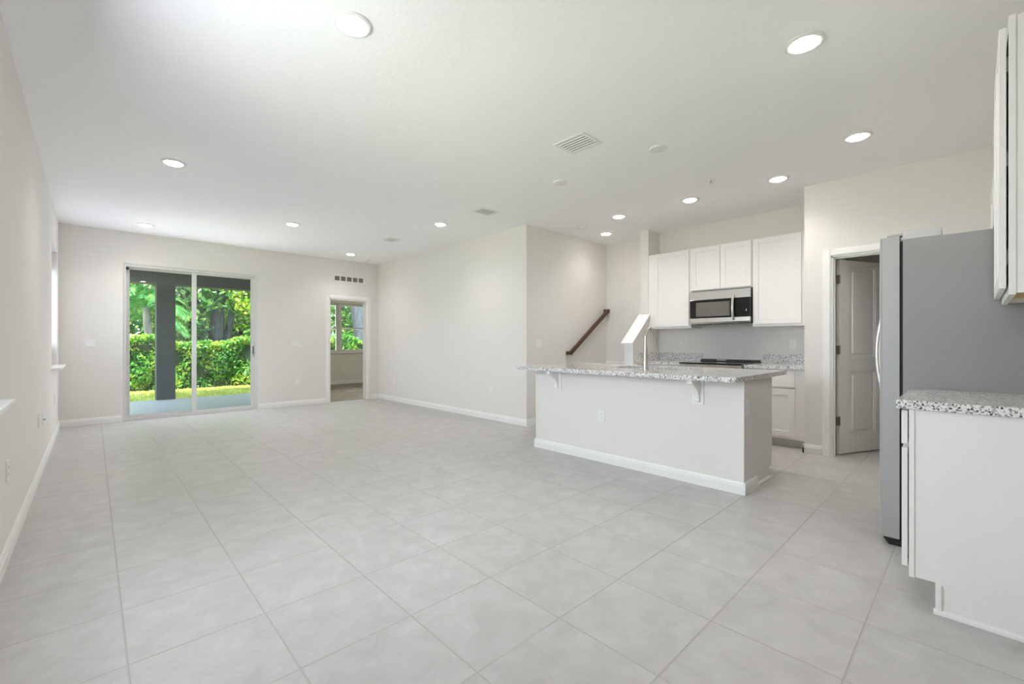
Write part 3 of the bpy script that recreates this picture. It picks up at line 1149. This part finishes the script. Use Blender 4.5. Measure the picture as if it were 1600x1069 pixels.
for y in (1.575, 3.088):
    c = obj('corbel', box(B(), 3.636, 3.65, y - 0.046, y + 0.046, 0.664, 0.876, 0.002), M['cabinet'], isl)
    pts = [(3.637, 0.876), (3.482, 0.876), (3.482, 0.845)]
    for q in range(9):
        u = q / 8
        pts.append((3.482 + 0.128 * (1 - (1 - u) ** 2.2) , 0.845 - 0.150 * u ** 1.15))
    pts += [(3.618, 0.688), (3.637, 0.688)]
    bm = B(); prism(bm, pts, 'y', y - 0.020, y + 0.020)
    obj('bracket', bm, M['cabinet'], c)

# island worktop with the sink cut-out
HX0, HX1, HY0, HY1 = 3.99, 4.40, 1.93, 2.67
TX0, TX1, TY0, TY1, TZ0, TZ1 = 3.452, 4.735, 1.214, 3.545, 0.8775, 0.915
t = thing('countertop', 'long speckled granite worktop on the island, with a sink cut-out', 'countertop', (4.05, 2.4, TZ0))
bm = B()
xs_, ys_ = [TX0, HX0, HX1, TX1], [TY0, HY0, HY1, TY1]
V = {}
for zi, z in enumerate((TZ0, TZ1)):
    for i, x in enumerate(xs_):
        for j, y in enumerate(ys_):
            V[i, j, zi] = bm.verts.new((x, y, z))
for i in range(3):
    for j in range(3):
        if (i, j) == (1, 1):
            continue
        bm.faces.new((V[i, j, 1], V[i + 1, j, 1], V[i + 1, j + 1, 1], V[i, j + 1, 1]))
        bm.faces.new((V[i, j, 0], V[i, j + 1, 0], V[i + 1, j + 1, 0], V[i + 1, j, 0]))
for k in range(3):
    for (p, q) in (((k, 0), (k + 1, 0)), ((k + 1, 3), (k, 3)), ((0, k + 1), (0, k)), ((3, k), (3, k + 1))):
        bm.faces.new((V[p[0], p[1], 0], V[q[0], q[1], 0], V[q[0], q[1], 1], V[p[0], p[1], 1]))
for (p, q) in (((1, 1), (2, 1)), ((2, 1), (2, 2)), ((2, 2), (1, 2)), ((1, 2), (1, 1))):
    bm.faces.new((V[p[0], p[1], 0], V[p[0], p[1], 1], V[q[0], q[1], 1], V[q[0], q[1], 0]))
bmesh.ops.recalc_face_normals(bm, faces=bm.faces)
obj('slab', bm, M['granite'], t)

t = thing('kitchen_sink', 'stainless undermount sink let into the island worktop', 'sink', (4.195, 2.3, 0.70))
bm = B()
box(bm, HX0 - 0.01, HX1 + 0.01, HY0 - 0.01, HY1 + 0.01, 0.690, 0.694)
box(bm, HX0 - 0.012, HX0 - 0.004, HY0 - 0.01, HY1 + 0.01, 0.690, 0.8765)
box(bm, HX1 + 0.004, HX1 + 0.012, HY0 - 0.01, HY1 + 0.01, 0.690, 0.8765)
box(bm, HX0 - 0.012, HX1 + 0.012, HY0 - 0.012, HY0 - 0.004, 0.690, 0.8765)
box(bm, HX0 - 0.012, HX1 + 0.012, HY1 + 0.004, HY1 + 0.012, 0.690, 0.8765)
obj('basin', bm, M['steel'], t)
bm = B(); lathe(bm, [(0, 0.696), (0.035, 0.696), (0.043, 0.699), (0.043, 0.694), (0, 0.694)], 4.195, 2.3, 20); obj('drain', bm, M['nickel'], t, smooth=True)

t = thing('faucet', 'brushed nickel gooseneck kitchen faucet standing on the island worktop', 'faucet', (3.885, 2.19, 0.915))
bm = B(); lathe(bm, [(0, 0), (0.029, 0), (0.029, 0.006), (0.0265, 0.012), (0.0245, 0.10), (0.019, 0.20), (0.0165, 0.24), (0.0150, 0.25), (0, 0.25)], seg=28)
obj('body', bm, M['nickel'], t, local=True, smooth=True)
bm = B()
R_ = 0.088
pts = [(0, 0, 0.24), (0, 0, 0.315)]
for k in range(1, 17):
    a_ = PI * k / 16 * 0.93
    pts.append((R_ - R_ * math.cos(a_), 0, 0.315 + R_ * math.sin(a_)))
pts.append((pts[-1][0] + 0.006, 0, pts[-1][2] - 0.03))
tube(bm, pts, 0.0125, 18)
obj('spout', bm, M['nickel'], t, local=True, smooth=True)
e = pts[-1]
bm = B(); tube(bm, [(e[0], 0, e[2] + 0.012), (e[0] + 0.004, 0, e[2] - 0.02), (e[0] + 0.014, 0, e[2] - 0.085)], [0.0145, 0.0165, 0.0185], 18)
obj('spray_head', bm, M['nickel'], t, local=True, smooth=True)
bm = B(); tube(bm, [(0, 0.018, 0.055), (0, 0.045, 0.055)], 0.016, 16); tube(bm, [(0.0, 0.045, 0.055), (0.0, 0.075, 0.062), (0.0, 0.12, 0.078)], [0.009, 0.008, 0.006], 12)
obj('lever', bm, M['nickel'], t, local=True, smooth=True)

# ------------------------------------------------------------------ refrigerator
t = thing('refrigerator', 'tall grey side-by-side refrigerator with stainless doors', 'refrigerator', (3.82, 0.0, 0))
bm = B()
box(bm, 3.362, 4.268, -0.395, 0.283, 0.035, 1.762, 0.004)
obj('body', bm, M['fridge_side'], t)
obj('gasket', box(B(), 3.375, 4.255, 0.283, 0.298, 0.05, 1.755), M['black'], t)


def fridge_door(x0, x1, hx):
    bm = B()
    prism(bm, [(x0, 0.297), (x1, 0.297), (x1, 0.372), (x1 - 0.012, 0.384), ((x0 + x1) / 2, 0.389), (x0 + 0.012, 0.384), (x0, 0.372)], 'z', 0.045, 1.785)
    d = obj('door', bm, M['door_edge'], t)
    f = B()
    prism(f, [(x0 + 0.013, 0.3835), ((x0 + x1) / 2, 0.3885), (x1 - 0.013, 0.3835), (x1 - 0.013, 0.3855), ((x0 + x1) / 2, 0.3905), (x0 + 0.013, 0.3855)], 'z', 0.05, 1.78)
    obj('front_skin', f, M['steel'], d)
    h = B()
    hp = []
    for k in range(15):
        u = k / 14
        hp.append((hx, 0.449 - 0.475 * (0.80 * u - 0.40) ** 2, 0.70 + 0.80 * u))
    tube(h, hp, 0.010, 14)
    obj('handle', h, M['steel'], d, smooth=True)
    return d


fridge_door(3.360, 3.832, 3.79)
fridge_door(3.840, 4.268, 3.885)
for x0, x1 in ((3.364, 3.46), (4.17, 4.266)):
    bm = B()
    box(bm, x0, x1, 0.125, 0.285, 1.762, 1.808, 0.003)
    hcv = obj('hinge_cover', bm, M['hinge_cover'], t)
    bm = B()
    box(bm, x0 + 0.004, x1 - 0.03, 0.285, 0.352, 1.786, 1.802, 0.002)
    tube(bm, [((x0 + x1) / 2, 0.335, 1.775), ((x0 + x1) / 2, 0.335, 1.808)], 0.012, 14)
    obj('hinge_arm', bm, M['nickel'], hcv)
for x in (3.41, 4.22):
    for y in (0.31, -0.34):
        bm = B()
        prism(bm, [(y - 0.04, 0.0), (y + 0.035, 0.0), (y + 0.06, 0.036), (y - 0.05, 0.036)], 'x', x - 0.035, x + 0.035)
        obj('foot', bm, M['black'], t)

# ------------------------------------------------------------------ cabinets on the camera side
t = thing('base_cabinet', 'white base cabinet beside the refrigerator, its plain side panel facing the room', 'cabinet', (3.0, -0.1, 0), 0, 'kitchen base cabinets')
bm = B()
prism(bm, [(-0.405, 0.0), (0.118, 0.0), (0.118, 0.130), (0.184, 0.130), (0.184, 0.876), (-0.405, 0.876)], 'x', 2.662, 2.680)
box(bm, 2.68, 3.345, -0.405, 0.184, 0.13, 0.876)
obj('carcass', bm, M['cabinet'], t)
bm = B()
box(bm, 2.655, 2.70, 0.1845, 0.203, 0.128, 0.876, 0.0015)
box(bm, 3.31, 3.345, 0.1845, 0.203, 0.128, 0.876, 0.0015)
box(bm, 2.70, 3.31, 0.1845, 0.203, 0.128, 0.165, 0.0015)
box(bm, 2.70, 3.31, 0.1845, 0.203, 0.695, 0.725, 0.0015)
box(bm, 2.70, 3.31, 0.1845, 0.203, 0.85, 0.876, 0.0015)
obj('face_frame', bm, M['cabinet'], t)
obj('toe_kick', box(B(), 2.664, 3.345, 0.100, 0.116, 0.0, 0.128), M['cabinet'], t)
obj('corner_strip', box(B(), 2.650, 2.662, 0.098, 0.110, 0.018, 0.126, 0.002), M['trim'], t)
bm = B()
prism(bm, [(2.662, 0.0), (2.646, 0.0), (2.648, 0.010), (2.655, 0.018), (2.662, 0.019)], 'y', -0.405, 0.124)
obj('shoe_moulding', bm, M['trim'], t)
obj('drawer', box(B(), 2.664, 3.32, 0.208, 0.229, 0.718, 0.868, 0.002), M['cabinet'], t)
obj('door', shaker(B(), 'x', 0.208, 1, 2.664, 2.99, 0.168, 0.700), M['cabinet'], t)
obj('door', shaker(B(), 'x', 0.208, 1, 2.994, 3.32, 0.168, 0.700), M['cabinet'], t)
bm = B()
for x in (2.70, 2.95, 3.03, 3.28):
    for z in (0.20, 0.66, 0.75, 0.84):
        box(bm, x - 0.006, x + 0.006, 0.2029, 0.2082, z - 0.006, z + 0.006)
obj('bumper_pads', bm, M['slot'], t)

t = thing('countertop', 'short speckled granite worktop beside the refrigerator', 'countertop', (3.0, -0.08, 0.88))
obj('slab', box(B(), 2.640, 3.350, -0.408, 0.246, 0.8775, 0.917, 0.003), M['granite'], t)

t = thing('wall_cabinet', 'tall white wall cabinet over the short worktop, seen side-on with its raw underside', 'cabinet', (3.0, -0.25, 1.37), 0, 'kitchen wall cabinets')
bm = B()
box(bm, 2.662, 2.680, -0.408, -0.113, 1.372, 2.475)
box(bm, 3.327, 3.345, -0.408, -0.113, 1.372, 2.475)
box(bm, 2.68, 3.327, -0.408, -0.113, 2.457, 2.475)
box(bm, 2.68, 3.327, -0.408, -0.400, 1.372, 2.457)
obj('carcass', bm, M['cabinet'], t)
obj('bottom_panel', box(B(), 2.68, 3.327, -0.400, -0.113, 1.395, 1.410), M['raw_wood'], t)
bm = B()
box(bm, 2.655, 2.70, -0.1125, -0.093, 1.365, 2.478, 0.0015)
box(bm, 3.305, 3.345, -0.1125, -0.093, 1.365, 2.478, 0.0015)
box(bm, 2.70, 3.305, -0.1125, -0.093, 1.365, 1.41, 0.0015)
box(bm, 2.70, 3.305, -0.1125, -0.093, 2.43, 2.478, 0.0015)
obj('face_frame', bm, M['cabinet'], t)
for (a_, b_) in ((2.668, 3.0), (3.004, 3.335)):
    obj('door', shaker(B(), 'x', -0.087, 1, a_, b_, 1.392, 2.442), M['cabinet'], t)
for z in (1.52, 1.92, 2.30):
    obj('hinge', box(B(), 2.69, 2.73, -0.0935, -0.0865, z - 0.03, z + 0.03, 0.001), M['hinge_cover'], t)

t = thing('wall_cabinet', 'short white wall cabinet over the refrigerator', 'cabinet', (3.8, -0.25, 1.83), 0, 'kitchen wall cabinets')
obj('carcass', box(B(), 3.36, 4.335, -0.408, -0.093, 1.835, 2.145, 0.001, 1), M['cabinet'], t)
for (a_, b_) in ((3.368, 3.842), (3.848, 4.325)):
    obj('door', shaker(B(), 'x', -0.092, 1, a_, b_, 1.845, 2.138), M['cabinet'], t)

# ------------------------------------------------------------------ outdoors
GZ = -0.10
struct('ground', box(B(), -30, 40, -15, 60, GZ - 0.3, GZ), M['soil'])
struct('patio_slab', box(B(), -0.60, 2.90, 8.92, 12.05, -0.25, -0.045), M['concrete'])
struct('ceiling_patio', box(B(), -0.60, 2.90, 8.92, 12.30, 2.78, 2.845), M['dark_paint'])
struct('roof', box(B(), -1.25, 8.0, -1.2, 13.2, 2.97, 3.12), M['stucco'])  # unseen; eave made deep to keep sun out of the side windows
bm = B(); box(bm, -0.60, 2.90, 11.96, 12.28, 2.44, 2.78)
struct('beam_patio', bm, M['dark_paint'])
bm = B(); box(bm, 0.992, 1.318, 11.955, 12.275, -0.25, 2.44, 0.006)
struct('pillar_patio', bm, M['dark_paint'])


def leaves_mesh(name, mat, cen, length, width, rng, parent=None, flat=0.25, tagged=None):
    """One mesh of many pointed leaves at the given centres."""
    n = len(cen)
    d = rng.normal(size=(n, 3))
    d[:, 2] -= 0.35
    d /= np.linalg.norm(d, axis=1)[:, None]
    up = rng.normal(size=(n, 3)) * 0.8
    up[:, 2] += flat * 4
    w = np.cross(d, up)
    w /= np.linalg.norm(w, axis=1)[:, None] + 1e-9
    nn = np.cross(w, d)
    L = (length * (0.6 + 0.8 * rng.random(n)))[:, None]
    Wd = (width * (0.7 + 0.6 * rng.random(n)))[:, None]
    v = np.empty((n, 4, 3))
    v[:, 0] = cen - d * L / 2
    v[:, 1] = cen + w * Wd / 2 + nn * Wd * 0.18
    v[:, 2] = cen + d * L / 2
    v[:, 3] = cen - w * Wd / 2 + nn * Wd * 0.18
    me = bpy.data.meshes.new(name)
    me.vertices.add(n * 4)
    me.vertices.foreach_set('co', v.reshape(-1))
    me.loops.add(n * 4)
    me.loops.foreach_set('vertex_index', np.arange(n * 4, dtype=np.int32))
    me.polygons.add(n)
    me.polygons.foreach_set('loop_start', np.arange(0, n * 4, 4, dtype=np.int32))
    me.update(calc_edges=True)
    me.validate()
    me.materials.append(mat)
    o = bpy.data.objects.new(name, me)
    C.objects.link(o)
    if parent is not None:
        o.parent = parent
    return o


rng = np.random.default_rng(7)
# clipped hedge along the back of the lawn
hg = thing('hedge', 'long leafy green hedge with yellow new growth along the back of the lawn', 'hedge', (3.0, 15.3, GZ))
bm = B()
N = 60
xs_ = np.linspace(-5, 10, N)
for i in range(N - 1):
    pass
box(bm, -5.0, 10.0, 15.12, 16.0, GZ, 1.12)  # solid dark box added inside the hedge to block the view through
obj('dark_core', bm, M['hedge_core'], hg)
n = 30000
cx = rng.uniform(-5, 10, n)
top = 1.27 + 0.07 * np.sin(cx * 2.3) + 0.05 * np.sin(cx * 5.9 + 1) + 0.06 * np.sin(cx * 0.9 + 2)
u = rng.random(n)
cz = np.where(u < 0.72, GZ + 0.05 + (top - GZ) * rng.random(n), top - 0.12 * rng.random(n))
bulge = 0.10 * np.sin(cx * 3.1 + cz * 4) + 0.06 * np.sin(cx * 7.3 - cz * 5)
cy = np.where(u < 0.72, 15.0 + bulge + 0.16 * rng.random(n), rng.uniform(14.95, 16.0, n))
cen = np.stack([cx - 3.0, cy - 15.3, cz - GZ], 1)
leaves_mesh('foliage', M['hedge'], cen, 0.115, 0.062, rng, hg)

# lawn blades
n = 26000
gx = rng.uniform(-2.5, 9.5, n)
gy = np.where(gx > 2.8, rng.uniform(12.75, 14.78, n), rng.uniform(12.07, 14.78, n))
gx2 = gx.copy()
h = 0.03 + 0.05 * rng.random(n)
me = bpy.data.meshes.new('grass')
v = np.empty((n, 3, 3))
aa = rng.uniform(0, 2 * PI, n)
wd = 0.006 + 0.006 * rng.random(n)
v[:, 0] = np.stack([gx - np.cos(aa) * wd, gy - np.sin(aa) * wd, np.full(n, GZ)], 1)
v[:, 1] = np.stack([gx + np.cos(aa) * wd, gy + np.sin(aa) * wd, np.full(n, GZ)], 1)
v[:, 2] = np.stack([gx + rng.normal(size=n) * 0.03, gy + rng.normal(size=n) * 0.03, GZ + h], 1)
me.vertices.add(n * 3)
me.vertices.foreach_set('co', v.reshape(-1))
me.loops.add(n * 3)
me.loops.foreach_set('vertex_index', np.arange(n * 3, dtype=np.int32))
me.polygons.add(n)
me.polygons.foreach_set('loop_start', np.arange(0, n * 3, 3, dtype=np.int32))
me.update(calc_edges=True)
me.materials.append(M['grass'])
go = bpy.data.objects.new('grass', me)
C.objects.link(go)
go['kind'] = 'stuff'
tag(go, 'short sunlit yellow-green grass between the patio and the hedge', 'grass')


def tree(name, label, x, y, trunk, tr, crown, count, mat, bark, leaf, seed, cat='tree', group=None):
    """trunk: list of paths of (dx,dy,z,radius); crown: list of (dx,dy,z, rx,ry,rz)."""
    r_ = np.random.default_rng(seed)
    t = thing(name, label, cat, (x, y, GZ), 0, group)
    bm = B()
    for path in trunk:
        tube(bm, [(p[0], p[1], p[2]) for p in path], [p[3] for p in path], 14)
    obj('trunk', bm, M[bark], t, local=True, smooth=True)
    vol = np.array([c[3] * c[4] * c[5] for c in crown]) ** 0.7
    which = r_.choice(len(crown), size=count, p=vol / vol.sum())
    cr = np.array(crown)[which]
    dd = r_.normal(size=(count, 3))
    dd /= np.linalg.norm(dd, axis=1)[:, None]
    rad = (0.45 + 0.55 * r_.random(count)) ** 0.6
    cen = cr[:, :3] + dd * cr[:, 3:] * rad[:, None]
    cen += r_.normal(size=cen.shape) * 0.08
    leaves_mesh('foliage', M[mat], cen, leaf, leaf * 0.5, r_, t)
    return t


TG = 'trees beyond the hedge'
tree('shade_tree', 'big grey forked trunk rising behind the hedge, seen through the sliding door', 2.85, 18.0,
     [[(-0.15, 0, 0, 0.42), (-0.2, 0, 1.0, 0.33), (-0.35, 0, 2.2, 0.26), (-0.7, 0, 4.5, 0.2), (-1.0, 0, 6.5, 0.12)],
      [(0.25, 0.1, 0, 0.36), (0.25, 0.1, 1.2, 0.26), (0.35, 0.1, 2.6, 0.17), (0.8, 0.1, 5.0, 0.12)],
      [(0.55, 0.1, 0, 0.2), (0.62, 0.1, 1.6, 0.12), (0.9, 0.1, 3.2, 0.08)]],
     None, [(-0.9, 0.3, 6.0, 2.4, 1.8, 1.6), (1.0, 0.4, 5.6, 2.0, 1.8, 1.5), (-1.0, 0.9, 2.6, 0.9, 0.7, 1.3), (0.2, 1.6, 3.0, 1.6, 0.6, 1.6), (0.1, -0.7, 2.9, 0.9, 0.4, 0.6), (-0.5, -0.6, 1.9, 0.5, 0.35, 0.5)], 10500, 'tree_green', 'bark', 0.20, 11, group=TG)
tree('shade_tree', 'lime green leafy tree behind the hedge at the handle side of the sliding door', 4.15, 17.2,
     [[(0.2, 0.3, 0, 0.12), (0.2, 0.3, 2, 0.09), (0.5, 0.3, 4, 0.06)]],
     None, [(-0.1, 0, 3.0, 0.75, 0.8, 0.9), (0.5, 0.2, 1.9, 0.9, 0.8, 0.8), (0.3, 0, 4.3, 1.3, 1.0, 1.0)], 7000, 'tree_lime', 'bark', 0.15, 12, group=TG)
tree('shade_tree', 'pale olive leafy tree behind the patio post', 1.95, 17.8,
     [[(0.1, 0, 0, 0.13), (0.15, 0, 2, 0.10), (0.0, 0, 4.5, 0.06)]],
     None, [(0.1, 0, 1.9, 0.65, 0.6, 0.9), (0.0, 0, 3.2, 0.8, 0.7, 0.9), (0.2, 0, 4.6, 1.4, 1.0, 1.0)], 5200, 'tree_grey', 'bark_pale', 0.14, 13, group=TG)
tree('shade_tree', 'leaning grey trunk with loose foliage seen through the bedroom window', 8.2, 18.0,
     [[(0.35, 0, 0, 0.36), (0.2, 0, 1.2, 0.30), (-0.05, 0, 2.6, 0.26), (-0.5, 0, 5.0, 0.2), (-0.9, 0, 7, 0.12)]],
     None, [(-0.8, 0.5, 6.4, 2.2, 1.6, 1.5), (-1.5, 0.8, 2.0, 0.8, 0.6, 0.9), (-1.2, 1.0, 3.4, 0.7, 0.6, 0.7)], 4500, 'tree_grey', 'bark', 0.15, 14, group=TG)
tree('shade_tree', 'dense dark green tree behind the palm', 0.2, 21.5,
     [[(0, 0, 0, 0.3), (0, 0, 3, 0.2), (0.3, 0, 6, 0.1)]],
     None, [(-1.2, 0, 2.6, 2.2, 1.2, 2.4), (1.4, 0, 3.2, 2.0, 1.2, 2.4), (0.4, 0, 6.0, 3.0, 2.0, 2.0)], 9000, 'tree_green', 'bark', 0.24, 15, group=TG)
tree('shade_tree', 'dense dark green tree filling the gap behind the forked trunk', 4.6, 22.0,
     [[(0, 0, 0, 0.3), (0, 0, 3, 0.2), (0.3, 0, 6, 0.1)]],
     None, [(-1.3, 0, 2.6, 2.2, 1.2, 2.4), (1.4, 0, 3.0, 2.2, 1.2, 2.4), (0.2, 0, 6.2, 3.2, 2.0, 2.0)], 10000, 'tree_green', 'bark', 0.24, 16, group=TG)
tree('shade_tree', 'tall green tree behind the leaning trunk, in the bedroom window', 9.3, 22.5,
     [[(0, 0, 0, 0.3), (0, 0, 3, 0.2), (0.3, 0, 6, 0.1)]],
     None, [(-1.0, 0, 2.4, 2.0, 1.2, 2.0), (1.6, 0, 3.0, 2.2, 1.2, 2.2), (-2.6, 0, 2.0, 1.2, 1.0, 1.6)], 6000, 'tree_green', 'bark', 0.22, 17, group=TG)

# palm with arching fronds
r_ = np.random.default_rng(21)
pt = thing('palm_tree', 'palm with long arching fronds behind the hedge, beside the patio post', 'palm', (1.28, 17.3, GZ))
bm = B()
tube(bm, [(0, 0, 0, ), (0.0, 0, 0.8), (-0.03, 0, 1.6), (-0.10, 0, 2.35)], [0.15, 0.12, 0.11, 0.09], 16)
obj('trunk', bm, M['bark_pale'], pt, local=True, smooth=True)
for k in range(18):
    az = 2 * PI * k / 18 + r_.uniform(-0.15, 0.15)
    el = r_.uniform(0.25, 1.25)
    Lf = r_.uniform(1.5, 2.1)
    bm = B()
    prev = None
    spine = []
    for q in range(13):
        s_ = q / 12
        out = Lf * s_ * math.cos(el) * (1 - 0.15 * s_)
        zz = Lf * (math.sin(el) * s_ - 0.75 * s_ * s_)
        spine.append(Vector((-0.10 + out * math.cos(az), out * math.sin(az), 2.35 + zz)))
    tube(bm, spine, [0.018 * (1 - 0.8 * q / 12) + 0.002 for q in range(13)], 6)
    side = Vector((-math.sin(az), math.cos(az), 0))
    for q in range(46):
        s_ = 0.1 + 0.9 * q / 45
        f_ = s_ * 12
        i_ = min(int(f_), 11)
        p = spine[i_].lerp(spine[i_ + 1], f_ - i_)
        tg = (spine[i_ + 1] - spine[i_]).normalized()
        ll = 0.46 * math.sin(PI * min(1, 0.12 + 0.85 * s_)) + 0.06
        for sg in (-1, 1):
            dv = (side * sg * 0.8 + tg * 0.75 + Vector((0, 0, -0.25 + r_.uniform(-0.15, 0.15)))).normalized()
            tip = p + dv * ll + Vector((0, 0, -0.10 * ll))
            wv = tg * 0.016
            mid = p + dv * ll * 0.45
            vv = [bm.verts.new(p), bm.verts.new(mid + wv), bm.verts.new(tip), bm.verts.new(mid - wv)]
            bm.faces.new(vv)
    obj('frond', bm, M['palm'], pt, local=True)

# far line of woods closing the view
n = 26000
r2 = np.random.default_rng(5)
cen = np.stack([r2.uniform(-14, 24, n), r2.uniform(25, 27.5, n), GZ + 0.2 + 7.6 * r2.random(n) ** 0.85], 1)
wo = leaves_mesh('treeline', M['tree_green'], cen, 0.42, 0.24, r2)
wo['kind'] = 'stuff'
tag(wo, 'dense green woods closing the view behind the garden', 'woods')
